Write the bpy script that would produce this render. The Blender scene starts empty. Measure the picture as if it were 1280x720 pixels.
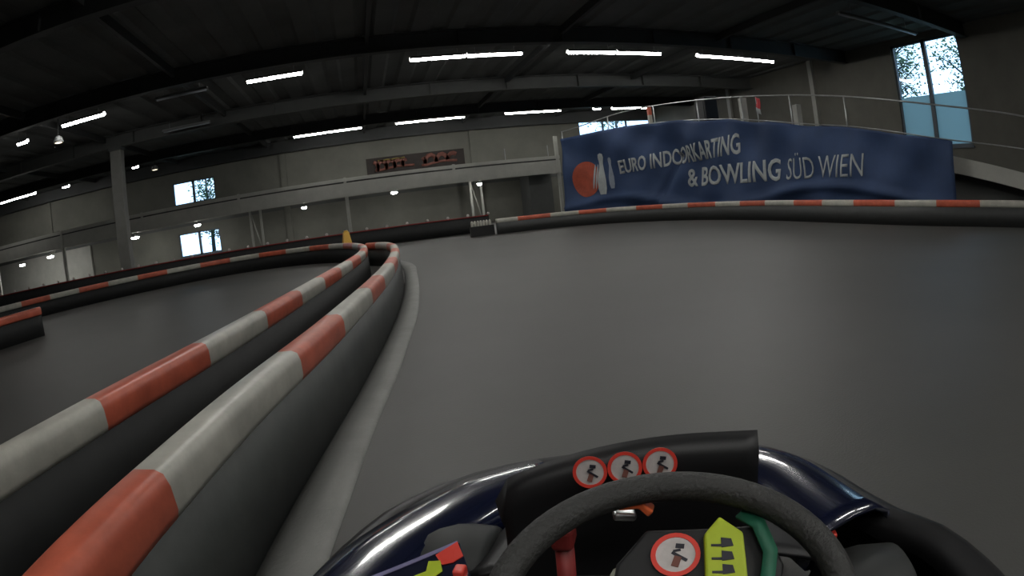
import bpy, bmesh, math, random
from mathutils import Vector, Matrix
random.seed(7)
PI = math.pi
COL = bpy.context.scene.collection

# ------------------------------------------------------------------ materials
def mat(name, col, rough=.6, metal=0, emit=None, estr=0, noise=0, nscale=8, bump=0, bscale=60, coat=0, col2=None, trans=0, spec=.5, coord='Object', stretch=None):
    m = bpy.data.materials.new(name); m.use_nodes = True
    nt = m.node_tree; b = nt.nodes['Principled BSDF']
    b.inputs['Base Color'].default_value = (*col, 1)
    b.inputs['Roughness'].default_value = rough
    b.inputs['Metallic'].default_value = metal
    b.inputs['Specular IOR Level'].default_value = spec
    b.inputs['Coat Weight'].default_value = coat
    b.inputs['Coat Roughness'].default_value = .08
    b.inputs['Transmission Weight'].default_value = trans
    if emit:
        b.inputs['Emission Color'].default_value = (*emit, 1)
        b.inputs['Emission Strength'].default_value = estr
    tc = nt.nodes.new('ShaderNodeTexCoord')
    src = tc.outputs[coord]
    if stretch:
        mp = nt.nodes.new('ShaderNodeMapping'); mp.inputs['Scale'].default_value = stretch
        nt.links.new(src, mp.inputs['Vector']); src = mp.outputs['Vector']
    if noise or col2:
        n = nt.nodes.new('ShaderNodeTexNoise'); n.inputs['Scale'].default_value = nscale
        n.inputs['Detail'].default_value = 6; n.inputs['Roughness'].default_value = .65
        nt.links.new(src, n.inputs['Vector'])
        r = nt.nodes.new('ShaderNodeValToRGB')
        c2 = col2 or tuple(c * (1 - noise) for c in col)
        r.color_ramp.elements[0].position = .32; r.color_ramp.elements[0].color = (*c2, 1)
        r.color_ramp.elements[1].position = .68; r.color_ramp.elements[1].color = (*col, 1)
        nt.links.new(n.outputs['Fac'], r.inputs['Fac']); nt.links.new(r.outputs['Color'], b.inputs['Base Color'])
    if bump:
        n2 = nt.nodes.new('ShaderNodeTexNoise'); n2.inputs['Scale'].default_value = bscale; n2.inputs['Detail'].default_value = 4
        nt.links.new(src, n2.inputs['Vector'])
        bp = nt.nodes.new('ShaderNodeBump'); bp.inputs['Strength'].default_value = bump; bp.inputs['Distance'].default_value = .02
        nt.links.new(n2.outputs['Fac'], bp.inputs['Height']); nt.links.new(bp.outputs['Normal'], b.inputs['Normal'])
    return m

M = {}
M['floor'] = mat('track_asphalt', (.078, .0765, .071), .55, noise=.22, nscale=.35, bump=.08, bscale=90)
M['ceiling'] = mat('dark_roof_sheet', (.17, .178, .175), .8, noise=.3, nscale=.5)
M['girder'] = mat('dark_painted_girder', (.06, .064, .064), .6, noise=.2, nscale=2)
M['girder_pale'] = mat('grey_painted_girder', (.11, .115, .11), .6, noise=.2, nscale=2)
M['wall'] = mat('grey_plaster', (.20, .20, .17), .85, noise=.25, nscale=.6)
M['wall_dark'] = mat('dark_plaster', (.13, .135, .13), .85, noise=.3, nscale=.5)
M['wall_olive'] = mat('olive_grey_plaster', (.17, .165, .14), .85, noise=.25, nscale=.5)
M['mezz'] = mat('pale_painted_steel', (.42, .42, .38), .6, noise=.15, nscale=2)
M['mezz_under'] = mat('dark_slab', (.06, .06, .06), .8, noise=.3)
M['post'] = mat('pale_post_paint', (.40, .40, .36), .55, noise=.15, nscale=3)
M['column'] = mat('column_paint', (.26, .26, .24), .6, noise=.2, nscale=2)
M['steel'] = mat('galvanised_rail', (.45, .46, .45), .4, .7, noise=.2, nscale=12)
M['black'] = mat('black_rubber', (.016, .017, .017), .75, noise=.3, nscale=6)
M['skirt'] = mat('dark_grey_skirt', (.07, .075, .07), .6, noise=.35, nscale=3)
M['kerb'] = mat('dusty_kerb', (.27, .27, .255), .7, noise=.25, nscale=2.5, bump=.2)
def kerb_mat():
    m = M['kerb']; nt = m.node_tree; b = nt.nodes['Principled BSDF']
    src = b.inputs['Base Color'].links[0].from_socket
    at = nt.nodes.new('ShaderNodeAttribute'); at.attribute_name = 'foot_tone'  # mixes in a darker grey towards the barrier foot
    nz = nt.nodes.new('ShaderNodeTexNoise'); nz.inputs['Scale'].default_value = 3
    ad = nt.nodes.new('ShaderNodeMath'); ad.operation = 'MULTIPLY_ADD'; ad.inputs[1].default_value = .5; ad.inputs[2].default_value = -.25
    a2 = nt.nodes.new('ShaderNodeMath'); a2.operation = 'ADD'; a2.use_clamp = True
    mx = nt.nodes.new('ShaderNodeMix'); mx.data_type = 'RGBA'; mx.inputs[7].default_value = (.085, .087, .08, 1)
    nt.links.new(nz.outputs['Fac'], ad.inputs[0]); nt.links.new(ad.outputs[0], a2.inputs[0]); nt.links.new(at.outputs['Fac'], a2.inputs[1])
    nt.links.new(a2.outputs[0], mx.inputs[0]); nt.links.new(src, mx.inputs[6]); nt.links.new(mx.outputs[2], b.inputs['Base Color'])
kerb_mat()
M['red'] = mat('orange_red_sleeve', (.62, .135, .075), .42, noise=.35, nscale=5)
M['white'] = mat('off_white_sleeve', (.50, .49, .43), .42, noise=.28, nscale=5)
M['blue'] = mat('blue_banner_cloth', (.028, .058, .14), .75, noise=.25, nscale=1.2)
M['letter'] = mat('grey_white_print', (.42, .45, .45), .7, noise=.25, nscale=4)
M['letter_thin'] = mat('pale_blue_print', (.30, .34, .40), .7, noise=.25, nscale=4)
M['ball'] = mat('orange_ball_print', (.42, .075, .035), .7, noise=.4, nscale=3)
M['tube'] = mat('lit_tube', (1, 1, 1), .4, emit=(1.0, .985, .945), estr=44)
M['tube_off'] = mat('unlit_tube', (.55, .6, .65), .3)
M['housing'] = mat('lamp_housing', (.30, .31, .31), .5)
M['bulb'] = mat('lit_bulb', (1, 1, 1), .4, emit=(1, .99, .95), estr=110)
M['bulb_warm'] = mat('lit_warm_bulb', (1, 1, 1), .4, emit=(1, .85, .6), estr=2.5)
M['frame'] = mat('window_frame_paint', (.10, .12, .14), .5)
M['yellow'] = mat('yellow_plastic', (.75, .42, .05), .45)
M['poster'] = mat('brown_poster', (.035, .026, .022), .7, noise=.4, nscale=2)
M['script'] = mat('faded_red_print', (.26, .10, .075), .7, noise=.4, nscale=4)
M['script2'] = mat('faded_yellow_print', (.22, .17, .04), .7)
M['leaf'] = mat('tree_leaf', (.05, .11, .04), .7, noise=.5, nscale=3)
M['bark'] = mat('tree_bark', (.045, .05, .05), .85)
M['ground'] = mat('outside_ground', (.16, .17, .12), .9, noise=.3)
M['navy'] = mat('navy_gloss_fairing', (.005, .008, .03), .22, coat=1, noise=.2, nscale=3)
M['navy'].node_tree.nodes['Principled BSDF'].inputs['Coat IOR'].default_value = 1.9
M['kblack'] = mat('black_fairing', (.008, .008, .009), .5, noise=.2)
M['kgrey'] = mat('dark_grey_plastic', (.035, .037, .036), .6, noise=.2)
M['grip'] = mat('wheel_grip', (.035, .035, .033), .6, bump=.3, bscale=200)
M['fl_yellow'] = mat('lime_yellow', (.50, .62, .03), .5, noise=.15, nscale=20)
M['kred'] = mat('bright_red', (.75, .06, .04), .4)
M['kdred'] = mat('dull_red', (.22, .02, .018), .5)
M['korange'] = mat('bright_orange', (.85, .16, .05), .4)
M['kwhite'] = mat('sticker_white', (.62, .58, .56), .45, noise=.2, nscale=60)
M['ink'] = mat('sticker_ink', (.02, .02, .03), .5)
M['green'] = mat('green_strap', (.015, .14, .075), .6, noise=.25, nscale=30)
M['purple'] = mat('pale_purple_edge', (.22, .20, .36), .4)
M['chrome'] = mat('bare_metal', (.5, .5, .5), .3, 1)
M['beige'] = mat('beige_plastic', (.30, .30, .24), .6)
M['redcloth'] = mat('red_cloth', (.45, .03, .04), .7)

g = bpy.data.materials.new('window_glass'); g.use_nodes = True
nt = g.node_tree; nt.nodes.clear()
o_ = nt.nodes.new('ShaderNodeOutputMaterial'); mx = nt.nodes.new('ShaderNodeMixShader'); tr = nt.nodes.new('ShaderNodeBsdfTransparent'); gl = nt.nodes.new('ShaderNodeBsdfGlossy')
gl.inputs['Roughness'].default_value = .05; tr.inputs['Color'].default_value = (.85, .93, 1, 1); mx.inputs['Fac'].default_value = .06
nt.links.new(tr.outputs[0], mx.inputs[1]); nt.links.new(gl.outputs[0], mx.inputs[2]); nt.links.new(mx.outputs[0], o_.inputs[0])
M['glass'] = g
g = bpy.data.materials.new('frosted_glass'); g.use_nodes = True
nt = g.node_tree; nt.nodes.clear()
o_ = nt.nodes.new('ShaderNodeOutputMaterial'); mx = nt.nodes.new('ShaderNodeMixShader'); tr = nt.nodes.new('ShaderNodeBsdfTranslucent'); gl = nt.nodes.new('ShaderNodeBsdfDiffuse')
tr.inputs['Color'].default_value = (.45, .58, .62, 1); gl.inputs['Color'].default_value = (.3, .4, .45, 1); mx.inputs['Fac'].default_value = .3
nt.links.new(tr.outputs[0], mx.inputs[1]); nt.links.new(gl.outputs[0], mx.inputs[2]); nt.links.new(mx.outputs[0], o_.inputs[0])
M['frost'] = g

# ------------------------------------------------------------------ helpers
class MB:
    def __init__(s): s.v = []; s.f = []; s.m = []; s.mats = []; s.smooth = []
    def mi(s, m):
        if m not in s.mats: s.mats.append(m)
        return s.mats.index(m)
    def face(s, idx, m, sm=False): s.f.append(tuple(idx)); s.m.append(s.mi(m)); s.smooth.append(sm)
    def box(s, lo, hi, m, rz=0, c=(0, 0)):
        b = len(s.v)
        for z in (lo[2], hi[2]):
            for x, y in ((lo[0], lo[1]), (hi[0], lo[1]), (hi[0], hi[1]), (lo[0], hi[1])):
                if rz:
                    dx, dy = x - c[0], y - c[1]
                    x, y = c[0] + dx * math.cos(rz) - dy * math.sin(rz), c[1] + dx * math.sin(rz) + dy * math.cos(rz)
                s.v.append((x, y, z))
        for q in ((3, 2, 1, 0), (4, 5, 6, 7), (0, 1, 5, 4), (1, 2, 6, 5), (2, 3, 7, 6), (3, 0, 4, 7)):
            s.face([b + i for i in q], m)
        return s
    def sweep(s, pts, prof, m, closed_prof=True, mf=None, caps=True, sm=True, up=Vector((0, 0, 1)), scale=None):
        """prof: list of (n, z): n along the horizontal normal (right of travel), z along up"""
        n = len(pts); k = len(prof); b = len(s.v)
        P = [Vector(p) for p in pts]
        for i, p in enumerate(P):
            t = (P[min(i + 1, n - 1)] - P[max(i - 1, 0)]).normalized()
            r = t.cross(up).normalized(); u = r.cross(t).normalized()
            sc = scale(i / (n - 1)) if scale else 1
            for a, z in prof: s.v.append(tuple(p + r * a * sc + u * z * sc))
        kk = k if closed_prof else k - 1
        for i in range(n - 1):
            mm = mf(i) if mf else m
            for j in range(kk):
                a, c = b + i * k + j, b + i * k + (j + 1) % k
                s.face((a, c, c + k, a + k), mm, sm)
        if caps and closed_prof:
            s.face([b + j for j in reversed(range(k))], mf(0) if mf else m)
            s.face([b + (n - 1) * k + j for j in range(k)], mf(n - 2) if mf else m)
        return s
    def tube(s, pts, r, m, k=8, mf=None):
        up = Vector((0, 0, 1))
        d = (Vector(pts[-1]) - Vector(pts[0]))
        if d.length and abs(d.normalized().z) > .9: up = Vector((0, 1, 0))
        return s.sweep(pts, [(r * math.cos(2 * PI * j / k), r * math.sin(2 * PI * j / k)) for j in range(k)], m, up=up, mf=mf)
    def lathe(s, prof, m, c=(0, 0, 0), k=20, axis='z'):
        b = len(s.v)
        for r, z in prof:
            for j in range(k):
                a = 2 * PI * j / k
                x, y = r * math.cos(a), r * math.sin(a)
                v = {'z': (x, y, z), 'x': (z, x, y), 'y': (x, z, y)}[axis]
                s.v.append((c[0] + v[0], c[1] + v[1], c[2] + v[2]))
        for i in range(len(prof) - 1):
            for j in range(k):
                a, c2 = b + i * k + j, b + i * k + (j + 1) % k
                s.face((a, c2, c2 + k, a + k), m, True)
        s.face([b + j for j in reversed(range(k))], m); s.face([b + (len(prof) - 1) * k + j for j in range(k)], m)
        return s
    def build(s, name, parent=None, bevel=0, sub=0):
        me = bpy.data.meshes.new(name); me.from_pydata(s.v, [], s.f)
        for mm in s.mats: me.materials.append(mm)
        for p, i, q in zip(me.polygons, s.m, s.smooth): p.material_index = i; p.use_smooth = q
        me.update()
        bm = bmesh.new(); bm.from_mesh(me); bmesh.ops.recalc_face_normals(bm, faces=bm.faces); bm.to_mesh(me); bm.free()
        o = bpy.data.objects.new(name, me); COL.objects.link(o)
        if bevel:
            md = o.modifiers.new('bevel', 'BEVEL'); md.width = bevel; md.segments = 3; md.limit_method = 'ANGLE'
        if sub:
            md = o.modifiers.new('sub', 'SUBSURF'); md.levels = sub; md.render_levels = sub
        if parent: o.parent = parent
        return o

def tag(o, label=None, cat=None, group=None, kind=None):
    if label: o['label'] = label
    if cat: o['category'] = cat
    if group: o['group'] = group
    if kind: o['kind'] = kind
    return o
def empty(name, label, cat, loc=(0, 0, 0), rz=0, group=None):
    o = bpy.data.objects.new(name, None); COL.objects.link(o); o.location = loc; o.rotation_euler.z = rz
    o.empty_display_size = .2
    return tag(o, label, cat, group)
def spline(pts, step=.25, closed=False):
    P = [Vector(p) for p in pts]; out = []
    n = len(P)
    for i in range(n - 1):
        a, b, c, d = P[max(i - 1, 0)], P[i], P[i + 1], P[min(i + 2, n - 1)]
        k = max(2, int((c - b).length / step))
        for j in range(k):
            t = j / k
            out.append(.5 * ((2 * b) + (c - a) * t + (2 * a - 5 * b + 4 * c - d) * t * t + (3 * b - a - 3 * c + d) * t ** 3))
    out.append(P[-1]); return out
def resample(pts, step):
    L = [0]
    for a, b in zip(pts, pts[1:]): L.append(L[-1] + (b - a).length)
    n = max(2, round(L[-1] / step)); out = []; j = 0
    for i in range(n + 1):
        s = L[-1] * i / n
        while j < len(L) - 2 and L[j + 1] < s: j += 1
        t = (s - L[j]) / max(1e-9, L[j + 1] - L[j]); out.append(pts[j].lerp(pts[j + 1], min(1, t)))
    return out, L[-1]

# ------------------------------------------------------------------ camera (helmet-height action camera, wide fisheye)
CAM_Z = 1.0
PITCH, ROLL, YAW, FPX = -0.148353, 0.1108717, 0.2405388, 723.2
cr, sr, cp, sp, cy, sy = math.cos(ROLL), math.sin(ROLL), math.cos(PITCH), math.sin(PITCH), math.cos(-YAW), math.sin(-YAW)
RM = Matrix(((cy, -sy, 0), (sy, cy, 0), (0, 0, 1))) @ Matrix(((1, 0, 0), (0, cp, -sp), (0, sp, cp))) @ Matrix(((cr, 0, sr), (0, 1, 0), (-sr, 0, cr)))
cd = bpy.data.cameras.new('camera'); cam = bpy.data.objects.new('camera', cd); COL.objects.link(cam)
R, F, U = RM @ Vector((1, 0, 0)), RM @ Vector((0, 1, 0)), RM @ Vector((0, 0, 1))
mw = Matrix((R, U, -F)).transposed().to_4x4(); mw.translation = (0, 0, CAM_Z)
cam.matrix_world = mw
cd.type = 'PANO'; cd.panorama_type = 'FISHEYE_EQUISOLID'
cd.sensor_fit = 'HORIZONTAL'; cd.sensor_width = 36; cd.sensor_height = 20.25
cd.fisheye_lens = FPX / 1280 * 36; cd.fisheye_fov = PI
cd.clip_start = .02; cd.clip_end = 500
bpy.context.scene.camera = cam

# ------------------------------------------------------------------ room
XL, XR, YB, YF, ZC = -31.0, 18.0, 32.0, -9.0, 5.95
def struct(o): o['kind'] = 'structure'; return o
struct(MB().box((XL - .3, YF - .3, -.3), (XR + .3, YB + .3, 0), M['floor']).build('floor'))
# roof sheet with shallow ribs running front to back
c = MB(); x = XL - .3
prof = []
while x < XR + .3:
    prof += [(x, 0), (x + .45, 0), (x + .55, .07), (x + .9, .07)]; x += 1.0
b0 = len(c.v)
for y in (YF - .3, YB + .3):
    for px, pz in prof: c.v.append((px, y, ZC + pz))
    for px, pz in prof: c.v.append((px, y, ZC + pz + .08))
n = len(prof)
for i in range(n - 1):
    c.face((i, i + 1, 2 * n + i + 1, 2 * n + i), M['ceiling']); c.face((n + i, 3 * n + i, 3 * n + i + 1, n + i + 1), M['ceiling'])
struct(c.build('ceiling'))

def wall_with_holes(name, axis, pos, a0, a1, z0, z1, holes, m, th=.3):
    """axis 'y': wall in the plane y=pos spanning x; holes (a0,a1,z0,z1)"""
    w = MB()
    xs = sorted({a0, a1, *[h[0] for h in holes], *[h[1] for h in holes]})
    zs = sorted({z0, z1, *[h[2] for h in holes], *[h[3] for h in holes]})
    for xa, xb in zip(xs, xs[1:]):
        for za, zb in zip(zs, zs[1:]):
            cx, cz = (xa + xb) / 2, (za + zb) / 2
            if any(h[0] < cx < h[1] and h[2] < cz < h[3] for h in holes): continue
            if axis == 'y': w.box((xa, pos, za), (xb, pos + th, zb), m)
            else: w.box((pos, xa, za), (pos + th, xb, zb), m)
    return struct(w.build(name))
UW = (-10.95, -8.3, 3.42, 4.72)     # upper left window on the back wall
LW = (-10.9, -8.3, .50, 1.82)       # lower left window under the gallery
SW = (12.9, 19.0, 4.35, 5.6)
BWIN = (13.0, 17.9, 4.30, 5.45)
wall_with_holes('wall_back', 'y', YB, XL - .3, XR + .3, 0, ZC + .1, [UW, LW, BWIN], M['wall'])
RW = (9.55, 12.75, 1.9, 5.72)
wall_with_holes('wall_right', 'x', XR, YF, YB, 0, ZC + .1, [RW], M['wall_olive'])
wall_with_holes('wall_left', 'x', XL - .3, YF, YB, 0, ZC + .1, [], M['wall_dark'])
wall_with_holes('wall_front', 'y', YF - .3, XL - .3, XR + .3, 0, ZC + .1, [], M['wall_dark'])

def window(name, axis, pos, h, mull, bars=(), frost_to=None, fw=.07):
    e = bpy.data.objects.new(name, None); COL.objects.link(e); e['kind'] = 'structure'
    a0, a1, z0, z1 = h
    e.location = ((a0 + a1) / 2, pos, z0) if axis == 'y' else (pos, (a0 + a1) / 2, z0)
    loc = e.location
    f = MB()
    def bx(A0, A1, Z0, Z1, d0, d1, m, mb):
        if axis == 'y': mb.box((A0 - loc[0], d0, Z0 - loc[2]), (A1 - loc[0], d1, Z1 - loc[2]), m)
        else: mb.box((d0, A0 - loc[1], Z0 - loc[2]), (d1, A1 - loc[1], Z1 - loc[2]), m)
    for q in ((a0, a0 + fw, z0, z1), (a1 - fw, a1, z0, z1), (a0, a1, z0, z0 + fw), (a0, a1, z1 - fw, z1)): bx(*q, .05, .17, M['frame'], f)
    for mx_ in mull: bx(mx_ - fw, mx_ + fw, z0, z1, .05, .17, M['frame'], f)
    for bz in bars: bx(a0, a1, bz - fw * .5, bz + fw * .5, .05, .17, M['frame'], f)
    f.build('window_frame', e)
    gz = frost_to or z0
    gmb = MB(); bx(a0 + fw, a1 - fw, gz, z1 - fw, .10, .11, M['glass'], gmb); gmb.build('window_pane', e)
    if frost_to:
        gmb = MB(); bx(a0 + fw, a1 - fw, z0 + fw, gz, .10, .11, M['frost'], gmb); gmb.build('frosted_pane', e)
    sl = MB(); bx(a0 - .05, a1 + .05, z0 - .06, z0, -.08, .05, M['frame'], sl); sl.build('window_sill', e)
    return e
window('window_1', 'y', YB, UW, [-9.65])
window('window_2', 'y', YB, LW, [-9.6])
window('window_3', 'y', YB, BWIN, [14.6, 16.2], fw=.05)
window('window_4', 'x', XR, RW, [11.2], frost_to=3.75, fw=.09)

# pilasters
def trim(name, lo, hi, m): return struct(MB().box(lo, hi, m).build(name))
for i, (x, w) in enumerate([(-4.2, .35), (6.5, .35), (-14.5, .35), (-20, .35)]):
    trim('trim_%d' % (i + 1), (x - w / 2, YB - .12, 0), (x + w / 2, YB, ZC), M['wall'])
for i, y in enumerate([17.3, 23.5, 5.5]):
    trim('trim_%d' % (i + 6), (XR - .14, y - .12, 0), (XR, y + .12, ZC), M['mezz'])
trim('trim_10', (XL, YB - .05, 2.2), (XR, YB, 2.35), M['wall_dark'])
# a horizontal sheeting rail on the upper back wall
trim('trim_11', (XL, YB - .4, 5.3), (XR, YB, ZC), M['girder'])

# ------------------------------------------------------------------ girders
def girder(y, zb, h, m, label, w=.26):
    k = MB()
    t = .03
    k.box((XL, y - w / 2, zb), (XR, y + w / 2, zb + t), m); k.box((XL, y - w / 2, zb + h - t), (XR, y + w / 2, zb + h), m)
    k.box((XL, y - .02, zb + t), (XR, y + .02, zb + h - t), m)
    x = XL + 1
    while x < XR:
        k.box((x - .02, y - w / 2 + .01, zb + t), (x + .02, y + w / 2 - .01, zb + h - t), m); x += 3
    o = k.build('roof_girder'); tag(o, label, 'girder', kind='structure')
    return o
girder(21.7, 5.42, ZC - 5.42, M['girder_pale'], 'deep pale-edged roof girder between the two long rows of ceiling lamps', .36)
girder(15.2, 5.45, ZC - 5.45, M['girder'], 'dark roof girder just before the nearer row of ceiling lamps')
girder(9.2, 5.45, ZC - 5.45, M['girder'], 'dark roof girder over the middle of the track')
girder(27.2, 5.45, ZC - 5.45, M['girder'], 'dark roof girder before the gallery front')
girder(3.2, 5.45, ZC - 5.45, M['girder'], 'dark roof girder above the kart')
for i, x in enumerate([-27, -21.5, -16, -10.4, -5, .5, 6, 11.5]):
    k = MB().box((x - .05, YF, 5.72), (x + .05, YB, ZC), M['girder'])
    tag(k.build('roof_purlin'), 'dark roof purlin running from front to back under the roof', 'purlin', 'roof purlins', 'structure')

# main column of the roof girder
e = empty('hall_column', 'thick pale grey column standing behind the left bend of the far barrier', 'column', (-9.85, 21.7, 0))
e['kind'] = 'structure'
MB().box((-.26, -.2, 0), (.26, .2, 5.30), M['column']).build('column_shaft', e, bevel=.03)
MB().box((-.45, -.3, 0), (.45, .3, .3), M['wall_dark']).build('column_foot', e, bevel=.02)
MB().box((-.3, -.22, 5.3), (.3, .22, 5.415), M['girder_pale']).build('column_head', e)

# ------------------------------------------------------------------ lamps
def lamp(x0, x1, y, lit=True, label='', group=None, z=5.5, w=.14):
    e = empty('ceiling_lamp', label, 'ceiling lamp', ((x0 + x1) / 2, y, z), group=group)
    L = (x1 - x0) / 2
    k = MB()
    b = len(k.v); pr = [(-w, .0), (-w * .45, .09), (w * .45, .09), (w, .0), (w * .9, -.005), (w * .4, .07), (-w * .4, .07), (-w * .9, -.005)]
    k.sweep([(-L, 0, 0), (L, 0, 0)], pr, M['housing'], sm=False)
    k.build('housing', e)
    t = MB().tube([(-L + .03, 0, .0), (L - .03, 0, .0)], .062 if lit else .035, M['tube'] if lit else M['tube_off'], 10); t.build('tube', e)
    for sx in (-.7, .7):
        MB().tube([(sx * L, 0, .09), (sx * L, 0, ZC - z - .0)], .008, M['steel'], 5).build('hanger', e)
    return e
A = 16.4; B = 28.0; G1 = 'lit ceiling lamps of the nearer row'; G2 = 'lit ceiling lamps of the farther row'
lamp(-9.55, -7.85, A, label='short lit tube lamp at the left end of the nearer row, over the left track', group=G1)
lamp(-11.75, -11.25, A + .3, label='tiny lit ceiling lamp seen beside the leftmost long tube lamp', group=G1, z=5.45)
lamp(-6.0, -4.3, A, False, 'unlit ceiling tube lamp in the nearer row, left of the lit ones')
lamp(-3.08, -1.38, A, label='single lit tube lamp of the nearer row, above the far end of the divider barrier', group=G1)
lamp(1.75, 3.42, A, label='left half of the long lit tube pair over the track centre', group=G1)
lamp(3.44, 5.15, A, label='right half of the long lit tube pair over the track centre', group=G1)
lamp(6.6, 8.26, A, label='left half of the lit tube pair above the left end of the blue banner', group=G1)
lamp(8.28, 9.95, A, label='right half of the lit tube pair above the left end of the blue banner', group=G1)
lamp(11.4, 13.2, A, label='left half of the rightmost lit tube pair, above the banner', group=G1)
lamp(13.22, 15.0, A, label='right half of the rightmost lit tube pair, above the banner', group=G1)
lamp(-3.05, -1.36, B, label='left half of the farther lit tube pair left of the brown poster', group=G2)
lamp(-1.34, .36, B, label='right half of the farther lit tube pair left of the brown poster', group=G2)
lamp(2.0, 3.72, B, label='left half of the farther lit tube pair above the brown poster', group=G2)
lamp(3.74, 5.45, B, label='right half of the farther lit tube pair above the brown poster', group=G2)
lamp(7.5, 8.98, B, label='left half of the farther lit tube pair right of the brown poster', group=G2)
lamp(9.0, 10.5, B, label='right half of the farther lit tube pair right of the brown poster', group=G2)
lamp(12.3, 12.75, B, label='very short lit lamp between two long ones over the left end of the banner', group=G2)
lamp(13.4, 15.6, B, label='long lit tube lamp right above the far strip window', group=G2)
lamp(-21.8, -18.4, B, label='farthest left lit tube lamp, low at the left edge', group=G2)
lamp(-16.9, -16.4, B + .8, label='tiny lit lamp right of the farthest left tube lamp', group=G2)
lamp(-11.85, -11.45, B, label='tiny lit lamp left above the upper window', group=G2)
lamp(-9.05, -7.1, B - .5, False, 'unlit tube lamp just above the upper left window')
lamp(-7.5, -5.5, 21.2, False, 'unlit tube lamp of the middle row, above the upper left window')
lamp(12.4, 16.5, 10.4, False, 'unlit tube lamp reaching the top of the large right window', w=.1)
# added unseen lamps: banks ahead for fairing highlights, rows behind for fill light
for y, xs in ((8.2, (-.9, 5.6)), (8.55, (-.9, 5.6)), (8.9, (-.9, 5.6)), (-1.5, (-3.6, 1.4, 5.4)), (-4.5, (-2.6, 3.6))):
    for x0 in xs:
        lamp(x0, x0 + (1.8 if y > 0 else 3.4), y, label='added lit tube lamp overhead, out of the camera view', group='added overhead lamps out of view')
def drop_lamp(x, y, z, label, m='bulb', w=.16, l=.16):
    e = empty('bulkhead_lamp', label, 'lamp', (x, y, z), group='small lamps under the gallery')
    MB().lathe([(.02, -.10), (w * .55, -.09), (w * .8, -.04), (w * .85, 0)], M[m], k=14).build('bulb', e).scale = (l / w, 1, 1)
    MB().lathe([(w * .9, 0), (w, .02), (w * .6, .06), (.03, .08), (.02, .14)], M['housing'], k=14).build('lamp_cap', e)
    return e
SB = 2.25   # underside of the gallery edge beam
drop_lamp(-3.0, 29.4, 2.08, 'bright small lamp under the gallery, above the yellow sign')
drop_lamp(1.66, 29.3, 2.2, 'brightest small lamp under the gallery, below the poster', w=.2, l=.2)
drop_lamp(6.1, 29.4, 2.13, 'bright small lamp under the gallery near its dark right end', w=.15, l=.15)
drop_lamp(-12.6, 29.3, 2.05, 'flat small lamp under the gallery right of the thick column', l=.3)
drop_lamp(-8.9, 29.6, 2.1, 'flat small lamp just above the lower left window', l=.22, w=.13)
drop_lamp(-18.6, 29.3, 2.0, 'flat small lamp under the gallery left of the thick column', l=.3)
drop_lamp(-20.7, 29.0, 1.9, 'small lamp under the gallery near the left edge', l=.25)

# warm lit lamp brackets on the left
def flood(x, y, z, label):
    e = empty('flood_lamp', label, 'flood lamp', (x, y, z), group='dim warm flood lamps')
    MB().lathe([(.05, .2), (.14, .14), (.2, -.02), (.18, -.03)], M['housing'], k=14).build('reflector', e)
    MB().lathe([(.02, -.05), (.14, -.03), (.17, -.01)], M['bulb_warm'], k=14).build('bulb', e)
    MB().tube([(0, 0, .2), (0, 0, ZC - z)], .02, M['girder'], 6).build('hanger', e)
flood(-10.0, 16.9, 5.15, 'dim warm flood lamp hanging beside the leftmost tube lamp')
flood(-10.2, 27.2, 5.05, 'dim warm flood lamp hanging above the upper left window')

# ------------------------------------------------------------------ gallery (mezzanine) along the back wall
YM = 28.6
e = empty('gallery', 'long pale-edged gallery running along the back wall on thin posts', 'gallery', (0, YM, 0))
e['kind'] = 'structure'
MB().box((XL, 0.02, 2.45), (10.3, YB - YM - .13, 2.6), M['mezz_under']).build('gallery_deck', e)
MB().box((XL, -.12, SB), (10.3, 0, 2.93), M['mezz']).build('edge_beam', e)
MB().box((XL, -.06, 2.93), (10.3, 0.0, 3.0), M['mezz_under']).build('gap_strip', e)
MB().box((XL, -.12, 3.0), (10.3, -.02, 3.17), M['mezz']).build('upper_beam', e)
for x in (-28, -22.5, -17.1, -11.7, -6.2, -.74, 4.7, 10.15):
    MB().box((x - .07, -.15, SB), (x + .07, -.121, 3.2), M['mezz']).build('joint_plate', e)
for x in (-28, -22.5, -17.1, -.74, 10.2):
    MB().box((x - .085, -.1, 0), (x + .085, .06, SB), M['post']).build('post', e)
MB().box((10.1, -.1, SB), (10.28, .06, 4.2), M['post']).build('tall_post', e)
for x in (7.4, 9.7): MB().box((x - .02, -.09, 3.17), (x + .02, -.05, 3.75), M['steel']).build('rail_post', e)
# posts and braces beneath the gallery near the wall
for x, lab in ((-5.9, 'thin pale posts under the gallery beside the lower left window'), (6.05, 'thin pale posts under the gallery near its dark right end')):
    q = empty('brace_frame', lab, 'brace', (x, 30.6, 0))
    MB().box((-.28, -.05, 0), (-.16, .05, 2.44), M['post']).build('post', q)
    MB().box((.3, -.05, 0), (.42, .05, 2.44), M['post']).build('post', q)
    MB().tube([(-.2, 0, 2.3), (.3, 0, .15)], .035, M['post'], 6).build('brace', q)
# dark partition under the gallery at its right end, pale left panel paints in the lamplit wall
struct(MB().box((9.0, 30.2, 0), (10.3, YB, 2.44), M['wall_dark']).build('trim_12'))
struct(MB().box((XL, 31.85, .0), (-17, YB, 2.2), M['mezz']).build('trim_13'))

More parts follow.
